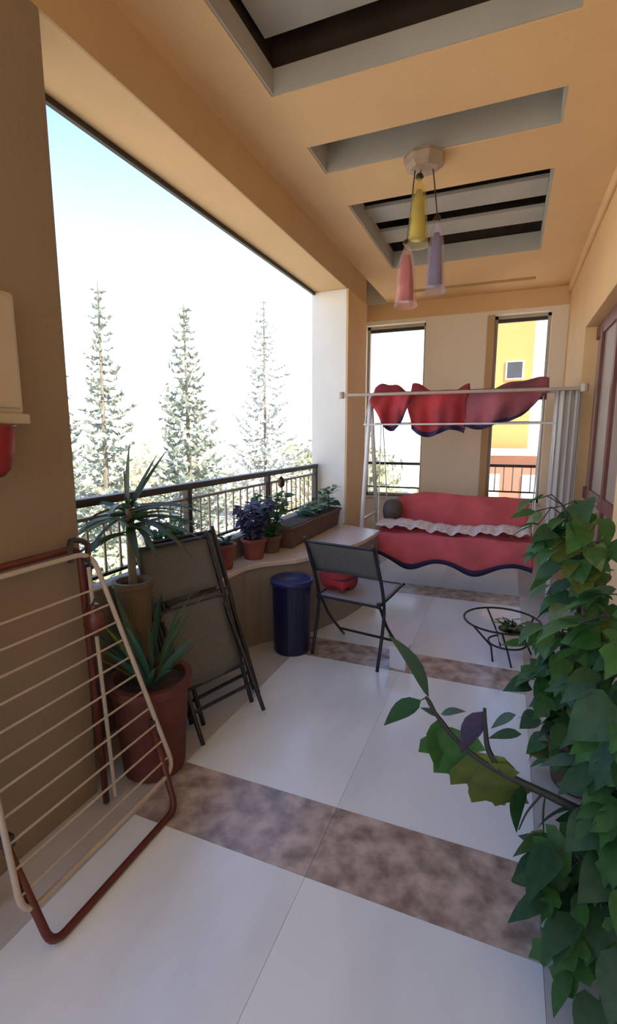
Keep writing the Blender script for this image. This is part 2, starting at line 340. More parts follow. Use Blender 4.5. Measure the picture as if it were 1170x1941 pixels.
def conifer(name, base, h, rad, m, label, seed, lean=0.0, first=0.12, dens=1.0):
    q = random.Random(seed); t = empty(name, base, label, 'tree', 'conifers beyond the railing')
    MB().tube([(0, 0, 0), (lean * 0.4, 0, h * 0.5), (lean, 0, h)], (0.14, 0.02), 7, smooth=4).build('trunk', 'trunk', t)
    b = MB(); br = MB(); z = h * first
    while z < h * 0.985:
        f = 1 - z / h; L = rad * (f ** 0.8) * q.uniform(0.75, 1.15) + 0.10
        n = max(3, int((4 + 3 * f) * dens)); off = q.uniform(0, 6.28)
        for k in range(n):
            a = off + k * 6.283 / n + q.uniform(-.25, .25); l = L * q.uniform(0.55, 1.15)
            d = Vector((math.cos(a), math.sin(a), 0)); o = Vector((lean * z / h, 0, z)); droop = q.uniform(-0.15, 0.22)
            tip = o + d * l + Vector((0, 0, -droop * l + 0.18 * l))
            mid = o + d * l * 0.55 + Vector((0, 0, -0.16 * l))
            br.tube([o, mid, tip], (0.022, 0.006), 4)
            m_ = int(5 + 10 * l)
            for s in range(m_):
                u = 0.22 + 0.78 * (s + q.random()) / m_
                p = (o.lerp(mid, u / 0.55) if u < 0.55 else mid.lerp(tip, (u - 0.55) / 0.45))
                sz = q.uniform(0.14, 0.32) * (0.5 + 0.6 * min(1, l / 1.2))
                e1 = Vector((q.gauss(0, 1), q.gauss(0, 1), q.gauss(0.4, .6))).normalized() * sz
                e2 = e1.cross(Vector((q.gauss(0, 1), q.gauss(0, 1), q.gauss(0, 1)))).normalized() * sz * 0.34
                b.add([p - e1 * .3, p + e2, p + e1, p - e2], [(0, 1, 2, 3)])
        z += h * 0.021 * q.uniform(0.8, 1.25) + 0.05
    br.build('branches', 'trunk', t, kind='stuff'); b.build('foliage', m, t, kind='stuff')
    return t
GZ = -3.65
conifer('conifer_tree', (-11.6, 16.0, GZ), 10.0, 2.3, 'conifer', 'grey-green conifer with a full pointed crown behind the middle of the railing', 3)
conifer('conifer_tree', (-13.6, 13.6, GZ), 10.35, 1.7, 'conifer', 'tall thin leaning conifer with gappy top beside the brown column', 5, lean=0.25, dens=0.8)
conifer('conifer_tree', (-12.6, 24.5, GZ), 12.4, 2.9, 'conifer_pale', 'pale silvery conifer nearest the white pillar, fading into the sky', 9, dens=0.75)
conifer('conifer_tree', (-18.6, 15.4, GZ), 9.6, 2.9, 'conifer', 'broad low conifer half hidden by the brown column', 12)

def shrub(base, rx, rz, m, label, seed, n=900):
    q = random.Random(seed); t = empty('shrub', base, label, 'shrub', 'shrubs beyond the railing')
    MB().tube([(0, 0, -0.1), (0.05, 0, rz * 1.0)], (0.1, 0.04), 6).build('stem', 'trunk', t)
    b = MB(); lumps = [(Vector((q.gauss(0, .45) * rx, q.gauss(0, .45) * rx, rz * q.uniform(.5, 1.3))), rx * q.uniform(.35, .6)) for _ in range(9)]
    for i in range(n):
        cc, rr = q.choice(lumps); d = Vector((q.gauss(0, 1), q.gauss(0, 1), q.gauss(0, 1))).normalized()
        p = cc + d * rr * q.uniform(.6, 1.05); p.z = max(p.z, 0.05)
        s_ = q.uniform(.12, .28); e1 = (d.cross(Vector((q.gauss(0, 1), q.gauss(0, 1), q.gauss(0, 1)))).normalized()) * s_; e2 = (d * 0.4 + e1.cross(d).normalized()).normalized() * s_ * .6
        b.add([p - e1, p + e2, p + e1, p - e2], [(0, 1, 2, 3)])
    b.build('foliage', m, t, kind='stuff')
for i, (x, y, rx, rz, m, lb) in enumerate([
    (-20, 20.5, 2.6, 2.3, 'shrub_dry', 'straw-coloured shrub left of the full pointed conifer'), (-18.5, 27, 2.6, 2.5, 'shrub', 'green shrub between the pointed conifer and the silvery one'),
    (-14.5, 34.5, 2.8, 3.2, 'shrub', 'round green shrub behind the silvery conifer'), (-27, 33, 3.2, 3.0, 'shrub_dry', 'wide straw-coloured shrub far behind the pointed conifer'),
    (-13.6, 10.2, 1.3, 2.0, 'shrub_dry', 'dry shrub seen right beside the brown column'), (-9.6, 22, 2.0, 2.0, 'shrub_dry', 'low straw shrub behind the far end of the railing'),
    (-6.2, 22, 2.0, 3.3, 'shrub', 'green shrub seen low through the window nearest the pillar'), (-8.0, 31, 2.4, 3.9, 'shrub', 'wide green shrub seen through the window nearest the pillar'),
    (-10.6, 10.2, 1.2, 1.2, 'shrub', 'low green shrub showing through the balusters'), (-10.2, 13.8, 1.4, 1.2, 'shrub_dry', 'small dry shrub showing through the balusters')]):
    shrub((x, y, GZ + 0.05), rx, rz, m, lb, 40 + i)

bl = empty('apartment_building', (-1.2, 31, GZ), 'amber rendered building with a dark window seen through the narrow far window', 'building')
MB().box(-2.0, 2.2, -1, 7, 0, 16).build('wall', 'bldg', bl)
for z in (8.2, 11.6):
    wd = MB().box(0.82, 1.75, -1.06, -0.98, z, z + 1.0).build('window', 'bldg_white', bl)
    MB().box(0.90, 1.67, -1.09, -1.05, z + 0.07, z + 0.93).build('pane', 'darkpane', wd)
MB().box(-2.2, 2.4, -1.3, 7.1, 6.9, 7.15).build('balcony_slab', 'bldg_white', bl)
MB().box(-2.1, 2.3, -1.35, -1.2, 15.9, 16.4).build('cornice', 'bldg_white', bl)
b2 = empty('low_building', (-0.6, 25, GZ), 'low brick-red building below the amber one, seen through the narrow window', 'building')
MB().box(-1.6, 2.0, 0, 4, 0, 4.2).build('wall', 'bldg_low', b2)
MB().box(-1.8, 2.2, -0.2, 4.2, 4.2, 4.42).build('roof', 'bldg_white', b2)
for x in (-0.35, 1.3): MB().box(x, x + 0.65, -0.06, 0.02, 2.0, 3.3).build('window', 'bldg_white', b2)

# ------------------------------------------------------------------ railing
rl = empty('railing', (-1.845, 3.06, 0.76), 'dark metal balcony railing with thin balusters on the low parapet', 'railing')
y0, y1 = -1.66, 1.66
MB().box(-0.03, 0.03, y0, y1, 0.405, 0.445).build('handrail', 'iron', rl, bevel=0.006)
MB().box(-0.012, 0.012, y0, y1, 0.335, 0.352).build('upper_rail', 'baluster', rl)
MB().box(-0.012, 0.012, y0, y1, 0.04, 0.056).build('lower_rail', 'iron', rl)
pm = MB().box(-0.02, 0.02, -0.02, 0.02, 0, 0.41).mesh('post', 'iron')
for y in (y0 + 0.02, -0.55, 0.55, y1 - 0.02): place(pm, 'post', rl, loc=(0, y, 0))
bm_ = MB().tube([(0, 0, 0.05), (0, 0, 0.34)], 0.0075, 6).mesh('baluster', 'baluster')
n = 32
for k in range(1, n): place(bm_, 'baluster', rl, loc=(0, y0 + (y1 - y0) * k / n, 0))

# ------------------------------------------------------------------ pots and plants
def leaf_mesh(name, m, L=1.0, W=0.5, kind='ovate', curl=0.25, fold=0.12, nu=6):
    b = MB(); vs = []; fs = []
    rows = 9 if kind == 'lobed' else nu + 1
    for i in range(rows):
        t = i / (rows - 1)
        if kind == 'ovate': wd = W * math.sin(math.pi * min(1, t ** 0.75)) * 0.5 + 0.004
        elif kind == 'heart': wd = W * 0.5 * (1.35 * math.sin(math.pi * (t * 0.86 + 0.14) ** 0.72)) * (1 if t < 0.97 else 0.1) + 0.003
        elif kind == 'sword': wd = W * 0.5 * (min(1, 0.45 + t * 2.2) * (1 - t ** 2.4)) + 0.002
        else: wd = W * 0.5 * (0.15, 0.85, 1.0, 0.50, 0.66, 0.74, 0.36, 0.18, 0.01)[i]
        z = -curl * t * t * L; y = L * (t - 0.12 * curl * t * t)
        up = fold * wd
        vs += [(-wd, y + (0.05 * L if kind == 'lobed' and i in (2, 5) else 0), z + up * 1.0), (0, y, z), (wd, y + (0.05 * L if kind == 'lobed' and i in (2, 5) else 0), z + up)]
    for i in range(rows - 1):
        a = i * 3; fs += [(a, a + 1, a + 4, a + 3), (a + 1, a + 2, a + 5, a + 4)]
    return b.add(vs, fs).mesh(name, m, smooth=True)
def orient(p, d, size, roll=0.0):
    """leaf matrix: +Y along d, scaled, rolled about it"""
    d = d.normalized(); up = Vector((0, 0, 1))
    x = d.cross(up); x = x.normalized() if x.length > 1e-3 else Vector((1, 0, 0)); z = x.cross(d)
    m = Matrix((x, d, z)).transposed().to_4x4()
    return Matrix.Translation(p) @ m @ Matrix.Rotation(roll, 4, 'Y') @ Matrix.Diagonal((size, size, size, 1))
LM = {}
for k, mm in (('a', 'leaf_a'), ('b', 'leaf_b'), ('c', 'leaf_c'), ('t', 'leaf_teal'), ('p', 'leaf_pale'), ('v', 'leaf_purple')):
    LM['ovate_' + k] = leaf_mesh('leaf_ovate', mm, 1, 0.5); LM['heart_' + k] = leaf_mesh('leaf_heart', mm, 1, 0.62, 'heart', 0.45, 0.2); LM['lobed_' + k] = leaf_mesh('leaf_lobed', mm, 1, 0.85, 'lobed', 0.4, 0.15)
    LM['sword_' + k] = leaf_mesh('leaf_sword', mm, 1, 0.085, 'sword', 0.18, 0.5, 8)
LM['sword_d'] = leaf_mesh('leaf_sword', 'dracaena', 1, 0.13, 'sword', 0.42, 0.5, 9)
LM['sword_e'] = leaf_mesh('leaf_sword', 'dracaena', 1, 0.125, 'sword', 0.02, 0.5, 9)

def pot_parts(t, r0, r1, h, m, rim=0.012, seg=28):
    MB().lathe([(r0 * 0.92, 0), (r0, 0.01), (r1, h - rim * 2.2), (r1 + rim, h - rim * 2.2), (r1 + rim, h), (r1 - rim * 0.6, h), (r1 - rim * 1.2, h - 0.035)], seg=seg).build('pot', m, t, smooth=False)
    MB().lathe([(r1 - rim * 1.1, h - 0.034), (r1 - rim * 1.1, h - 0.028)], seg=seg).build('soil', 'soil', t)
def bush(t, base_z, h, r, n, kinds, size, seed, stems=5, xlim=None):
    q = random.Random(seed)
    sm = MB(); tips = []
    for s in range(stems):
        a = s * 6.283 / stems + q.uniform(-.3, .3); l = q.uniform(.6, 1.0)
        p1 = Vector((math.cos(a) * r * .35, math.sin(a) * r * .35, base_z + h * .5 * l)); p2 = Vector((math.cos(a) * r * .7, math.sin(a) * r * .7, base_z + h * l * .92))
        MB().tube([(0, 0, base_z - 0.03), p1, p2], (0.006, 0.003), 5, smooth=3).build('stem', 'stem', t); tips.append((p1, p2))
    for i in range(n):
        p1, p2 = q.choice(tips); u = q.random() ** 0.7
        p = Vector((0, 0, base_z)).lerp(p1, u * 2) if u < .5 else p1.lerp(p2, u * 2 - 1)
        a = q.uniform(0, 6.283); d = Vector((math.cos(a), math.sin(a), q.uniform(-.3, .7)))
        place(LM[q.choice(kinds)], 'leaf', t, orient(p, d, size * q.uniform(.7, 1.2), q.uniform(-.6, .6)))

# tall dracaena
t = empty('potted_dracaena', (-1.665, 1.80, 0), 'dracaena with long sword leaves on a bare trunk in a tall olive-brown pot', 'potted plant')
pot_parts(t, 0.065, 0.085, 0.80, 'olivepot')
MB().tube([(0, 0, 0.76), (0.005, -0.005, 0.95), (0.0, 0.0, 1.17)], (0.021, 0.016), 8, smooth=3).build('trunk', 'trunk', t)
q = random.Random(21)
for L, a, el, kd in [(0.34, 1.0, 1.52, 'e'), (0.37, 0.75, 1.02, 'e'), (0.32, 0.9, 1.10, 'e'), (0.22, 2.5, 1.3, 'e')]:
    place(LM['sword_' + kd], 'leaf', t, orient(Vector((0, 0, 1.13)), Vector((math.cos(a) * math.cos(el), math.sin(a) * math.cos(el), math.sin(el))), L, 0.3))
for k in range(28):
    a = k * 2.4; el = q.uniform(-0.15, 0.65); L = q.uniform(0.30, 0.44)
    place(LM['sword_d'], 'leaf', t, orient(Vector((0, 0, 1.02 + 0.13 * q.random())), Vector((math.cos(a) * math.cos(el), math.sin(a) * math.cos(el), math.sin(el))), L, q.uniform(-.2, .2)))

# big terracotta planter with sword leaves
t = empty('potted_sword_plant', (-1.42, 1.61, 0), 'blue-green sword-leaved plant in a big dark terracotta planter behind the cream rack', 'potted plant')
pot_parts(t, 0.135, 0.165, 0.44, 'terracotta', rim=0.018)
q = random.Random(8)
for k in range(34):
    a = k * 2.4 + q.uniform(-.3, .3); el = q.uniform(0.7, 1.4)
    L = q.uniform(.26, .46)
    place(LM['sword_t' if k % 4 else 'sword_c'], 'leaf', t, orient(Vector((0.05 * math.cos(a), 0.05 * math.sin(a), .41)), Vector((math.cos(a) * math.cos(el), math.sin(a) * math.cos(el), math.sin(el))), L, q.uniform(-.5, .5)))

# pots on the parapet and on the ledge
t = empty('potted_geranium', (-1.845, 1.66, 0.76), 'small dark terracotta pot on the parapet behind the top of the rack', 'potted plant')
pot_parts(t, 0.04, 0.05, 0.13, 'terracotta', rim=0.008); bush(t, 0.11, 0.12, 0.07, 26, ['ovate_a', 'ovate_b'], 0.05, 31, 4)
t = empty('potted_trailing_plant', (-1.845, 2.27, 0.76), 'leafy trailing green plant on the parapet behind the folded chairs', 'potted plant')
pot_parts(t, 0.055, 0.07, 0.12, 'terra2', rim=0.008); bush(t, 0.10, 0.17, 0.20, 90, ['ovate_a', 'heart_a', 'heart_t'], 0.07, 32, 8)
t = empty('potted_cactus_pot', (-1.72, 2.73, 0.61), 'red terracotta pot at the near corner of the ledge', 'potted plant')
t.name = 'potted_herb'
pot_parts(t, 0.05, 0.068, 0.17, 'terra2', rim=0.010); bush(t, 0.15, 0.10, 0.08, 34, ['ovate_b', 'ovate_a'], 0.045, 33, 5)
t = empty('potted_wandering_plant', (-1.675, 3.05, 0.61), 'purple-leaved plant in a red pot on the ledge', 'potted plant')
pot_parts(t, 0.07, 0.085, 0.15, 'terra2', rim=0.010); bush(t, 0.14, 0.34, 0.19, 230, ['ovate_v', 'ovate_v', 'heart_v'], 0.075, 34, 9)
t = empty('potted_shrub', (-1.66, 3.28, 0.61), 'yellow-green bushy plant in a brown pot between the purple plant and the trough', 'potted plant')
pot_parts(t, 0.07, 0.085, 0.13, 'brownpot', rim=0.010); bush(t, 0.12, 0.36, 0.21, 240, ['ovate_a', 'ovate_c', 'heart_a'], 0.075, 35, 9)
t = empty('trough_planter', (-1.625, 3.99, 0.61), 'long brown trough on the ledge with pale green plants at its far end', 'planter')
MB().add([(-.085, -.57, 0), (.085, -.57, 0), (.085, .57, 0), (-.085, .57, 0), (-.105, -.59, .17), (.105, -.59, .17), (.105, .59, .17), (-.105, .59, .17)],
         [(3, 2, 1, 0), (4, 5, 6, 7), (0, 1, 5, 4), (1, 2, 6, 5), (2, 3, 7, 6), (3, 0, 4, 7)]).build('trough', 'brownpot', t, bevel=0.008)
MB().box(-.115, .115, -.60, .60, .15, .175).build('rim', 'brownpot', t, bevel=0.006)
MB().box(-.095, .095, -.58, .58, .172, .18).build('soil', 'soil', t)
q = random.Random(50)
for k in range(120):
    u = q.random(); y = .52 - .60 * u ** 1.7; hh = q.uniform(0.0, 0.20) * (1.15 - u)
    a = q.uniform(0, 6.283); d = Vector((math.cos(a), math.sin(a), q.uniform(-.1, .9)))
    place(LM[q.choice(['ovate_p', 'sword_p', 'ovate_p', 'heart_t'])], 'leaf', t, orient(Vector((q.uniform(-.06, .06), y, .175 + hh)), d, q.uniform(.07, .13), q.uniform(-.5, .5)))
for k in range(9): MB().tube([(q.uniform(-.05, .05), .52 - k * .05, .17), (q.uniform(-.06, .06), .52 - k * .05, .17 + .17 * (1 - k / 11))], .003, 5).build('stem', 'stem', t)

# climbing plants by the right wall
def climber(name, base, label, paths, n, kinds, size, seed, rspread, zmin, zmax, extra=()):
    q = random.Random(seed); t = empty(name, base, label, 'potted plant', None); B = Vector(base)
    pot_parts(t, 0.10, 0.13, 0.24, 'brownpot')
    P = []
    for pts in paths:
        pp = spline([Vector(p) - B for p in pts], 6); MB().tube(pp, (0.012, 0.004), 6).build('stem', 'stem', t); P.append(pp)
    for i in range(n):
        pp = P[min(len(P) - 1, int(q.random() * len(P)))]; p = q.choice(pp).copy()
        a = q.uniform(0, 6.283); r_ = rspread * math.sqrt(q.random())
        o = p + Vector((math.cos(a) * r_, math.sin(a) * r_ * 1.15, q.uniform(-.10, .08)))
        if o.x + B.x > 0.42: o.x = 0.42 - B.x - q.random() * .08
        if o.z < zmin: o.z = zmin + q.random() * .25
        d = Vector((math.cos(a) - 0.5, math.sin(a) - 0.45, q.uniform(-1.0, 0.15)))
        s_ = size * q.uniform(.7, 1.25)
        tipx = (o + d.normalized() * s_).x + B.x
        if tipx > 0.46: d.x = -abs(d.x)
        if i % 3 == 0: MB().tube([p, (p + o) / 2 + Vector((0, 0, .03)), o], .0025, 4).build('leaf_stalk', 'stem', t)
        place(LM[q.choice(kinds)], 'leaf', t, orient(o, d, s_, q.uniform(-.7, .7)))
    for (pos, d, s_, kd) in extra:
        place(LM[kd], 'leaf', t, orient(Vector(pos) - B, Vector(d), s_, q.uniform(-.25, .25) + (1.35 if d[2] < -.5 else 0)))
    return t
climber('potted_climber', (0.36, 2.20, 0), 'tall bushy green climbing plant between the door and the long-branched one',
        [[(.36, 2.2, .2), (.33, 2.2, .6), (.28, 2.2, 1.0), (.22, 2.18, 1.22)], [(.38, 2.2, .2), (.40, 2.25, .6), (.36, 2.3, .95), (.32, 2.3, 1.12)], [(.35, 2.18, .2), (.26, 2.1, .45), (.24, 2.05, .75)]],
        290, ['heart_a', 'heart_a', 'heart_b', 'ovate_a', 'ovate_t', 'heart_c', 'lobed_a'], 0.105, 71, 0.13, 0.12, 1.2)
climber('potted_climber', (0.40, 1.47, 0), 'lush plant against the wall with a bare branch reaching over the floor',
        [[(.40, 1.47, .2), (.37, 1.5, .5), (.36, 1.52, .85), (.34, 1.55, 1.0)], [(.42, 1.45, .2), (.42, 1.45, .5), (.41, 1.42, .8)], [(.40, 1.46, .2), (.30, 1.40, .32), (.28, 1.35, .28), (.30, 1.28, .18)],
         [(.39, 1.47, .25), (.34, 1.5, .36), (.21, 1.5, .41), (.05, 1.5, .455), (-.07, 1.5, .51), (-.16, 1.5, .60), (-.20, 1.5, .66)],
         [(.05, 1.5, .455), (.0, 1.5, .52), (-.015, 1.5, .60), (-.02, 1.5, .66)]][:3],
        275, ['heart_a', 'heart_b', 'heart_b', 'ovate_b', 'ovate_t', 'lobed_a', 'ovate_a'], 0.125, 72, 0.125, 0.06, 1.0,
        extra=[((-.13, 1.5, .57), (.16, -.05, -.62), .25, 'lobed_a'), ((-.05, 1.5, .50), (.35, -.05, -.65), .25, 'lobed_c'), ((-.02, 1.5, .47), (.55, -.05, -.6), .22, 'lobed_c'), ((-.16, 1.5, .60), (-.6, 0, .35), .06, 'ovate_t'),
               ((-.215, 1.5, .645), (-.8, -.05, -.55), .15, 'ovate_b'), ((-.19, 1.5, .66), (-.35, -.02, .9), .24, 'ovate_t'), ((-.15, 1.5, .60), (-.15, -.05, -.9), .17, 'ovate_a'), ((-.02, 1.5, .65), (-.5, -.1, -.85), .15, 'ovate_v'),
               ((-.15, 1.5, .61), (.55, 0, .35), .08, 'ovate_t'), ((.11, 1.5, .44), (-.25, -.1, -.8), .15, 'ovate_b'), ((.17, 1.5, .42), (-.1, -.1, -.9), .14, 'sword_t'), ((.2, 1.45, .30), (-.35, -.2, -.5), .17, 'heart_c'),
               ((.09, 1.5, .60), (-.7, -.1, -.05), .10, 'ovate_b'), ((.07, 1.5, .66), (-.6, -.1, -.3), .09, 'ovate_t')])
pl = [o for o in bpy.data.objects if o.name.startswith('potted_climber')][-1]
B = Vector((0.40, 1.47, 0))
for pts, r_ in (([(.39, 1.47, .25), (.34, 1.5, .36), (.21, 1.5, .41), (.05, 1.5, .455), (-.07, 1.5, .51), (-.16, 1.5, .60), (-.20, 1.5, .66)], (.017, .005)), ([(.05, 1.5, .455), (.0, 1.5, .52), (-.015, 1.5, .60), (-.02, 1.5, .66)], (.011, .005)),
                ([(-.16, 1.5, .60), (-.19, 1.5, .655), (-.215, 1.5, .645)], (.003, .002)), ([(.16, 1.5, .42), (.12, 1.48, .36), (.10, 1.47, .30)], (.004, .002))):
    MB().tube([Vector(p) - B for p in pts], r_, 7, smooth=5).build('branch', 'stem', pl)

# ring plant stand near the far floor band
t = empty('plant_stand', (0.10, 3.42, 0), 'low dark wire stand with a round hoop top on the floor by the green plants', 'plant stand')
MB().tube([(.25 * math.cos(a * .2618) - .07, .25 * math.sin(a * .2618) + .05, .235) for a in range(24)], .0075, 6, closed=True).build('hoop', 'chair_frame', t)
MB().tube([(.12 * math.cos(a * .2618) - .03, .12 * math.sin(a * .2618), .10) for a in range(24)], .007, 6, closed=True).build('lower_ring', 'chair_frame', t)
for a in (-1.55, -2.35, 0.6, 2.0):
    MB().tube([(.25 * math.cos(a) - .07, .25 * math.sin(a) + .05, .235), (.14 * math.cos(a) - .03, .14 * math.sin(a), .10), (.16 * math.cos(a) + .0, .17 * math.sin(a), .0)], .0065, 6).build('leg', 'chair_frame', t)
t2 = empty('potted_seedling', (0.09, 3.44, 0.09), 'small yellow-green plant in a pale pot within the hoop stand', 'potted plant')
pot_parts(t2, 0.07, 0.085, 0.10, 'ledge_top', rim=0.006); bush(t2, 0.08, 0.10, 0.11, 34, ['ovate_c', 'ovate_a', 'ovate_c'], 0.075, 61, 5)

# ------------------------------------------------------------------ drying rack
t = empty('drying_rack', (-1.15, 1.12, 0), 'folded clothes drying rack with cream wires and dark red legs leaning on the column', 'drying rack')
B = Vector((-1.15, 1.12, 0))
def plane(y, s, off=0.0):     # s: height along the lean
    return Vector((-1.165 - 0.285 * s / 1.05 + off, y, s)) - B
YA, YBR = 0.79, 1.475
fr = round_poly([plane(YA, .135), plane(YBR - .0, .135), plane(YBR - .115, 1.06), plane(YA + .06, 1.06)], 0.07)
MB().tube(fr, 0.0095, 8, closed=True).build('wire_frame', 'cream_enamel', t, smooth=True)
for k in range(11):
    s_ = 0.195 + k * 0.073; i_ = .06 * (s_ - .135) / .925
    MB().tube([plane(YA + i_, s_), plane(YBR - i_ * 1.9, s_)], 0.0042, 6).build('wire', 'cream_enamel', t)
MB().tube([Vector((-1.415, 1.36, .03)) - B, Vector((-1.455, 1.345, 1.0)) - B], 0.008, 8).build('brace', 'cream_enamel', t)
lg_ = round_poly([plane(YA + .02, .34, -.022), Vector((-1.155, .835, .014)) - B, Vector((-1.155, 1.415, .014)) - B, plane(YBR - .035, .34, -.022)], 0.05, closed=False)
MB().tube(lg_, 0.013, 8).build('leg_frame', 'red_enamel', t, smooth=True)
MB().tube(round_poly([Vector((-1.44, .86, .014)) - B, Vector((-1.485, .86, 1.08)) - B, Vector((-1.485, 1.335, 1.08)) - B, Vector((-1.44, 1.335, .014)) - B], 0.05, closed=False), 0.013, 8).build('back_leg_frame', 'red_enamel', t, smooth=True)
for y in (.815, 1.445): MB().box(-.015, .015, -.015, .015, -.02, .02).build('hinge', 'iron', t, bevel=.004, loc=plane(y, .34, -.015))
MB().tube([plane(1.33, 1.03, .0), plane(1.36, 1.09, -.01), plane(1.30, 1.11, -.02), plane(1.27, 1.04, -.01)], .012, 7, smooth=3).build('latch', 'iron', t)
t = empty('peg_bag', (-1.425, 1.325, 0.74), 'small red cloth bag hooked on the wires near the top of the rack', 'bag')
MB().lathe([(.012, 0), (.034, .012), (.044, .05), (.036, .09), (.018, .115), (.024, .125)], seg=14, sq=.8).build('pouch', 'red_enamel', t, smooth=True)
MB().tube([(0, 0, .12), (.01, 0, .15), (.025, 0, .135)], .003, 5, smooth=3).build('hook', 'iron', t)

# ------------------------------------------------------------------ chairs
def sling_panel(fn, m, name, t): return MB().grid(fn, 8, 6).build(name, m, t, smooth=True, solid=0.006)
t = empty('folding_chair', (-0.895, 3.14, 0), 'open folding chair with grey sling back turned away, beside the blue bin', 'chair', rz=R(-10))
for s_ in (-1, 1):
    X = .245 * s_
    MB().tube([(X, -.33, .845), (X, -.27, .72), (X, -.19, .55), (X, -.145, .40), (X, -.16, .25), (X, -.235, 0)], .0115, 8, smooth=4).build('back_post', 'chair_frame', t, smooth=True)
    X = .222 * s_
    MB().tube([(X, -.19, .435), (X, -.13, .36), (X, -.03, .22), (X, .19, 0)], .0105, 8, smooth=4).build('leg', 'chair_frame', t, smooth=True)
    MB().tube([(.225 * s_, -.20, .415), (.225 * s_, .0, .43), (.225 * s_, .22, .455), (.225 * s_, .25, .445)], .011, 8, smooth=3).build('seat_rail', 'chair_frame', t, smooth=True)
for nm, y, z in (('seat_crossbar', -.19, .413), ('seat_crossbar', .24, .447), ('stretcher', .12, .07)):
    MB().tube([(-.225, y, z), (.225, y, z)], .0095, 8).build(nm, 'chair_frame', t)
MB().tube([(-.245, -.315, .815), (.245, -.315, .815)], .009, 8).build('top_bar', 'chair_frame', t)
sling_panel(lambda u, v: ((u - .5) * .49, -.315 + .125 * v + .018 * math.sin(math.pi * u), .815 - .225 * v), 'sling', 'backrest', t)
sling_panel(lambda u, v: ((u - .5) * .45, -.19 + .43 * v, .418 + .03 * v - .02 * math.sin(math.pi * u) * math.sin(math.pi * v)), 'sling_pale', 'seat', t)
t2 = empty('seat_cushion', (-1.045, 3.15, .43), 'crumpled dark red cushion on the seat of the open chair', 'cushion', rz=R(-15))
def cush(u, v):
    a = u * 2 * math.pi; ph = (v - .5) * math.pi; f = math.cos(ph); g_ = abs(math.cos(a)) ** .5 * (1 if math.cos(a) >= 0 else -1); h_ = abs(math.sin(a)) ** .5 * (1 if math.sin(a) >= 0 else -1)
    return (.115 * g_ * f ** .6 + .01 * math.sin(9 * v), .12 * h_ * f ** .6, .095 + .095 * math.sin(ph) * (1 + .2 * math.sin(5 * a)))
MB().grid(cush, 28, 12).build('cover', 'red_wet', t2, smooth=True)
MB().tube([(.11 * (abs(math.cos(a)) ** .5) * (1 if math.cos(a) > 0 else -1), .115 * (abs(math.sin(a)) ** .5) * (1 if math.sin(a) > 0 else -1), .095) for a in [k * 6.2832 / 28 + .05 for k in range(28)]], .006, 5, closed=True).build('piping', 'navytrim', t2)

def folded_chair(loc, label, tilt, ext, rz=0):
    t = empty('folding_chair', loc, label, 'chair', None, rz); 
    dx, dz = -math.sin(tilt), math.cos(tilt)
    def P(y, v, n=0.0): return (dx * v + dz * n, y, dz * v - dx * n)
    for s_ in (-1, 1):
        Y = .225 * s_
        MB().tube([P(Y, 0, 0.010), P(Y, .3, .0), P(Y, .62, .0), P(Y, 1.0, -.02)], .0125, 8, smooth=4).build('back_post', 'chair_frame', t, smooth=True)
        Y = .20 * s_
        MB().tube([P(Y, .012 - ext * .34, ext), P(Y, .25, ext * .55 + .012), P(Y, .58, .02)], .0115, 8, smooth=4).build('leg', 'chair_frame', t, smooth=True)
    for v, n_, nm in ((.97, -.02, 'top_bar'), (.62, .015, 'seat_crossbar'), (.22, .035, 'seat_crossbar'), (.12, ext * .75, 'stretcher')):
        MB().tube([P(-.215, v, n_), P(.215, v, n_)], .010, 8).build(nm, 'chair_frame', t)
    sling_panel(lambda u, v: P((u - .5) * .44, .97 - .29 * v, -.02 + .012 * v - .012 * math.sin(math.pi * u)), 'sling', 'backrest', t)
    sling_panel(lambda u, v: P((u - .5) * .40, .62 - .40 * v, .018 + .015 * v + .01 * math.sin(math.pi * u)), 'sling', 'seat', t)
    return t
folded_chair((-1.335, 2.015, 0.012), 'front one of two folded grey sling chairs leaning on the parapet', R(20), .13, R(-19))
folded_chair((-1.385, 2.14, 0.012), 'rear one of two folded grey sling chairs, behind the front one', R(18), .075, R(-17))

# ------------------------------------------------------------------ bin and carton
t = empty('waste_bin', (-1.335, 2.965, 0), 'dark blue cylindrical plastic bin in front of the ledge', 'bin')
MB().lathe([(.120, 0), (.126, .01), (.138, .50), (.128, .50), (.118, .03)], seg=32).build('body', 'navy', t, smooth=False)
MB().lathe([(.132, .485), (.147, .487), (.150, .505), (.147, .522), (.132, .522), (.126, .51)], seg=32).build('rim', 'navy_rim', t, smooth=True)
MB().lathe([(.10, .495), (.128, .50), (.13, .506)], seg=32).build('liner', 'navy', t)
t = empty('carton_box', (-0.575, 2.99, 0), 'small white carton on the floor beside the foot of the open chair', 'box', rz=R(-8))
MB().box(-.055, .055, -.05, .05, 0, .15).build('body', 'paper', t, bevel=.004)
MB().box(-.057, .057, -.052, .052, .125, .153).build('lid', 'paper', t, bevel=.003)

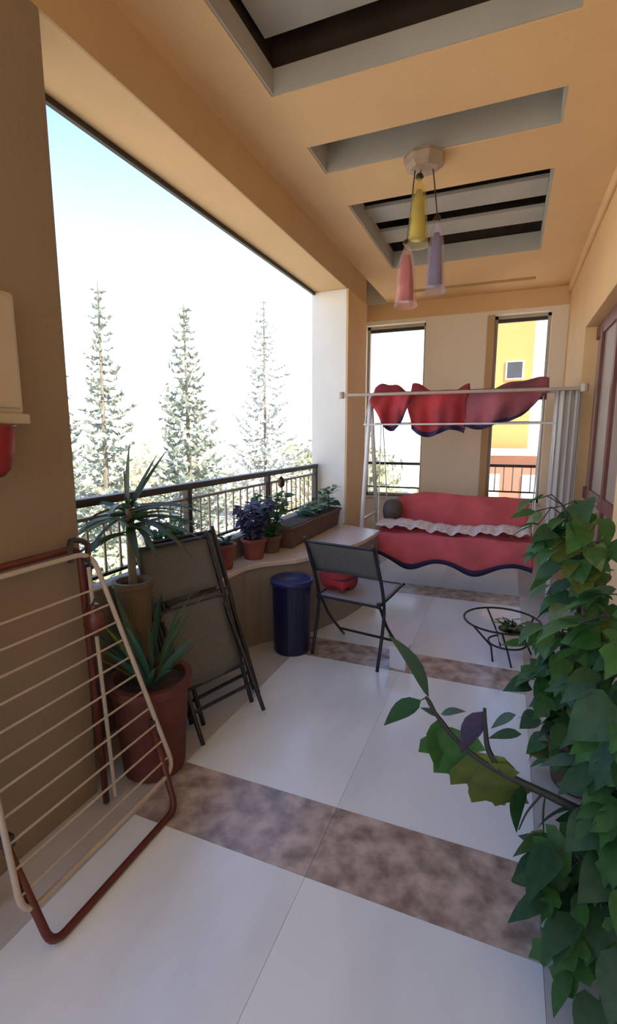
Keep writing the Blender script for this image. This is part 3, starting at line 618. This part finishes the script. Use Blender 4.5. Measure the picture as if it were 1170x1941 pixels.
# ------------------------------------------------------------------ things on the brown column
t = empty('wall_cabinet', (XI, 1.02, 1.535), 'beige plastic cabinet on the brown column', 'cabinet')
MB().box(0, .05, -.22, .135, .03, .41).build('body', 'plastic_cream', t, bevel=.012)
MB().box(.048, .058, -.20, .12, .05, .395).build('door', 'plastic_cream', t, bevel=.006)
MB().box(0, .062, -.23, .146, 0, .034).build('bottom_ledge', 'plastic_cream', t, bevel=.005)
t = empty('hanging_bowl', (XI + .085, 0.985, 1.375), 'red plastic bowl hanging on the column below the beige cabinet', 'bowl')
MB().lathe([(.045, 0), (.062, .02), (.078, .08), (.084, .15), (.090, .155), (.080, .155), (.05, .01)], seg=24).build('bowl', 'red_plastic', t, smooth=True)
MB().tube([(-.085, 0, .10), (-.085, 0, .15), (-.075, 0, .157)], .005, 6).build('hook', 'iron', t)

# ------------------------------------------------------------------ pendant lamp
LX, LY = -0.575, 3.27
t = empty('pendant_lamp', (LX, LY, ZC), 'ceiling pendant with three bottle-shaped glass shades, yellow, red and violet', 'lamp')
MB().lathe([(.085, -.075), (.118, -.055), (.128, -.02), (.122, .001)], seg=8, rot=.39).build('ceiling_rose', 'brass', t)
for nm, x, y, zt, zb, w_, gm, im in (('yellow', -.025, 0.0, 3.075, 2.665, .062, 'g_yellow', 'i_yellow'), ('red', -.085, -.02, 2.70, 2.305, .066, 'g_red', 'i_red'), ('violet', .088, .02, 2.83, 2.385, .058, 'g_blue', 'i_blue')):
    h_ = zt - zb; z0 = zb - ZC
    sh = MB().lathe([(w_ * 1.18, 0), (w_ * 1.05, .03), (w_ * .92, h_ * .30), (w_ * .85, h_ * .62), (w_ * .55, h_ * .80), (w_ * .28, h_ * .90), (w_ * .28, h_ * .95)], (x, y, z0), 6 if nm != 'yellow' else 16).build('shade', gm, t)
    sh['label'] = nm + ' glass shade'
    MB().lathe([(w_ * .78, h_ * .10), (w_ * .70, h_ * .35), (w_ * .55, h_ * .6), (w_ * .30, h_ * .78)], (x, y, z0), 14).build('core', im, sh, smooth=True)
    MB().lathe([(w_ * .22, h_ * .93), (w_ * .42, h_ * .955), (w_ * .30, h_ * 1.0), (w_ * .1, h_ * 1.02)], (x, y, z0), 12).build('cap', 'cap', sh)
    MB().tube([(x, y, zt - ZC), (x * .6, y * .6, -.07)], .004, 6).build('cable', 'cap', t)

# ------------------------------------------------------------------ swing seat at the far end
t = empty('garden_swing', (-0.5, 4.95, 0), 'garden swing seat with red covers on a white tube frame below the far windows', 'swing seat')
SX, SY = -0.5, 4.95
def sp(x, y, z): return (x - SX, y - SY, z)
for xe, sg in ((-1.32, 1), (0.40, -1)):
    top = (xe + .03 * sg, 4.80, 1.88)
    MB().tube([sp(*top), sp(xe, 4.66, .62), sp(xe - .0, 4.60, .02)], .022, 10, smooth=3).build('frame_leg', 'white_enamel', t, smooth=True)
    MB().tube([sp(*top), sp(xe, 5.25, .62), sp(xe, 5.42, .02)], .022, 10, smooth=3).build('frame_leg', 'white_enamel', t, smooth=True)
    MB().tube([sp(xe, 4.67, .66), sp(xe, 5.24, .66)], .016, 8).build('frame_brace', 'white_enamel', t)
    for y in (4.72, 5.16):
        MB().tube([sp(xe + .14 * sg, 4.80, 1.86), sp(xe + .15 * sg, y, .60)], .006, 6).build('hanger', 'white_enamel', t)
MB().tube([sp(-1.29, 4.80, 1.88), sp(.37, 4.80, 1.88)], .022, 10).build('top_tube', 'white_enamel', t)
MB().tube([sp(-1.30, 5.02, 1.62), sp(.38, 5.02, 1.62)], .008, 8).build('rear_rod', 'white_enamel', t)
# seat platform, mattress, back
MB().box(-1.15 - SX, .25 - SX, 4.64 - SY, 5.18 - SY, .40, .44).build('seat_platform', 'grey_cushion', t)
def seat(u, v):
    x = -1.16 + 1.42 * u; e_ = min(1, min(u, 1 - u) * 14)
    if v < .55:
        k = v / .55; y = 4.60 + .46 * (1 - k); z = .575 + .012 * math.sin(u * 17 + k * 3) - .02 * (1 - e_) + (.012 if k < .8 else -.03 * (k - .8) * 5)
    else:
        k = (v - .55) / .45; y = 4.60 - .05 * math.sin(k * 2.2) - .012 * math.sin(u * 31) * k
        hem = .285 + .045 * math.cos((u - .02) * 2 * math.pi * 2.35) + .05 * (abs(u - .5) * 2) ** 3
        z = .56 - k * (.56 - hem)
    return sp(x, y, z)
MB().grid(seat, 72, 18).build('seat_cover', 'red_cloth', t, smooth=True, solid=.012)
def trim(u, v):
    p = seat(u, 1.0); q_ = seat(u, .93); a = Vector(q_).lerp(Vector(p), v * 1.15); return (a.x, a.y - .010, a.z - .012)
MB().grid(trim, 72, 2).build('skirt_trim', 'navytrim', t, smooth=True, solid=.006)
def back(u, v):
    x = -1.08 + 1.30 * u; top = .885 - .06 * max(0, 1 - u * 5) - .04 * max(0, 1 - (1 - u) * 6) + .012 * math.sin(u * 7)
    if v < .6:
        k = v / .6; y = 5.05 + .16 * k - .03 * math.sin(k * 3.1); z = .58 + (top - .58) * k + .0
    else:
        k = (v - .6) / .4; y = 5.21 + .10 * math.sin(k * 1.6); z = top + .02 * math.sin(k * 3.14) - .35 * k * k
    return sp(x, y + .008 * math.sin(u * 23), z)
MB().grid(back, 48, 18).build('back_cover', 'red_cloth', t, smooth=True, solid=.012)
def lace(u, v):
    x = -1.17 + 1.40 * u; wv = .014 * math.sin(u * 46) + .008 * math.sin(u * 91 + 1)
    y = 4.90 - .30 * (.15 + .85 * v); z = .612 + .016 * math.sin(u * 9) + wv * (.4 + .6 * v) + .035 * (1 - v)
    return sp(x, y, z)
MB().grid(lace, 110, 6).build('lace_edging', 'lace', t, smooth=True, solid=.006)
for xa, xb in ((-1.17, -1.0),):
    MB().grid(lambda u, v: sp((xa + xb) / 2 + .10 * math.cos(u * 6.283) * math.sin(v * math.pi) ** .6, 5.0 + .16 * math.sin(u * 6.283) * math.sin(v * math.pi) ** .6, .72 - .12 * math.cos(v * math.pi)), 20, 10).build('bolster', 'grey_cushion', t, smooth=True)
# rod across the terrace with red towels
rod = empty('clothes_rod', (-0.5, 4.58, 1.88), 'pale rod spanning the terrace from pillar to right wall above the swing', 'rod')
MB().tube([(XI + .5, 0, 0), (XR + .5, 0, -.005)], .014, 8).build('pole', 'cream_enamel', rod)
for x in (XI + .505, XR + .495): MB().lathe([(.03, -.03), (.03, .03)], (x, 0, 0), 12).build('end_bracket', 'cream_enamel', rod)
lrod = empty('clothes_rod', (-0.48, 4.62, 1.60), 'thin lower rod under the red towels on the swing', 'rod')
MB().tube([(-.83, 0, 0), (.87, 0, 0)], .008, 8).build('pole', 'white_enamel', lrod)
for x in (-.82, .86): MB().tube([(x, 0, 0), (x, .175, .265)], .005, 6).build('hanger', 'white_enamel', lrod)
def towel(name, x0, x1, front, backl, m, label, ph, hem, dy=0.0):
    t = empty(name, ((x0 + x1) / 2, 4.80 + dy, 1.88), label, 'towel', 'red cloths drying on the swing frame')
    cx = (x0 + x1) / 2
    def fn(u, v):
        x = x0 + (x1 - x0) * u - cx
        k = (v - .5) * 2
        if k < 0:       # in front of the tube
            k = -k; L = front * hem(u); z = .03 - L * max(0, (k - .06)) / .94; y = -.028 - .045 * math.sin(k * 2.6) * (1 + .8 * math.sin(u * 9 + ph)) - .022 * math.sin(u * 21 + ph + 2 * k) * k
            x *= 1 - .10 * k * k; x += .012 * math.sin(k * 7 + ph)
        else:
            L = backl * (1 + .12 * math.sin(u * 7 + ph)); y = .028 + .20 * min(1, k * 1.5); z = .03 + .10 * math.sin(min(1, k * 1.5) * math.pi) * (.45 + .5 * math.sin(u * 4.5 + ph) + .12 * math.sin(u * 15)) - max(0, k - .667) * 3 * L
            y += .014 * math.sin(u * 17 + ph) * max(0, k - .5)
        return (x, y, z)
    MB().grid(fn, 44, 40).build('cloth', m, t, smooth=True, solid=.008)
    def hm(u, v):
        a = Vector(fn(u, 0.0)).lerp(Vector(fn(u, .05)), v); a.y -= .007; return tuple(a)
    MB().grid(hm, 44, 1).build('hem_band', 'navytrim', t, smooth=True, solid=.004)
towel('towel', -1.27, -.84, .36, .10, 'red_wet', 'bright red towel gathered to a point at the white pillar end of the swing tube', 0.4, lambda u: .16 + .88 * max(0, math.sin(math.pi * min(1, u * .92 + .10))) ** 1.2)
towel('towel', -.90, -.37, .44, .12, 'red_wet', 'longest red towel hanging widest in the middle of the swing tube', 2.1, lambda u: .92 + .10 * math.sin(u * 6) - .12 * (1 - u) ** 3, -.012)
towel('towel', -.42, .30, .36, .10, 'red_wet2', 'dusky red and violet towel at the right wall end of the swing tube', 4.0, lambda u: (.90 + .10 * math.sin(u * 8)) * (1 if u < .60 else 1 - .85 * ((u - .60) / .40) ** 1.3))
t = empty('hanging_cloth', (.45, 4.70, 1.86), 'pale grey cloth hanging in folds at the right wall end of the rod', 'cloth')
MB().grid(lambda u, v: (-.09 + .175 * u, -.10 + .012 * math.sin(u * 21 + v) + .004 * math.sin(u * 47), .005 - 1.42 * v), 60, 12).build('drape', 'curtain', t, smooth=True, solid=.006)
MB().tube([(-.09, -.10, .006), (.085, -.10, .006)], .006, 6).build('top_hem', 'curtain', t)

# small ornament on the railing
t = empty('rail_ornament', (-1.845, 3.88, 1.04), 'small dark ornament clipped below the handrail', 'ornament')
MB().lathe([(.012, 0), (.03, .02), (.034, .06), (.02, .085), (.006, .10)], seg=12).build('body', 'cap', t, smooth=True)
MB().tube([(0, 0, .095), (0, 0, .14)], .003, 5).build('hook', 'iron', t)
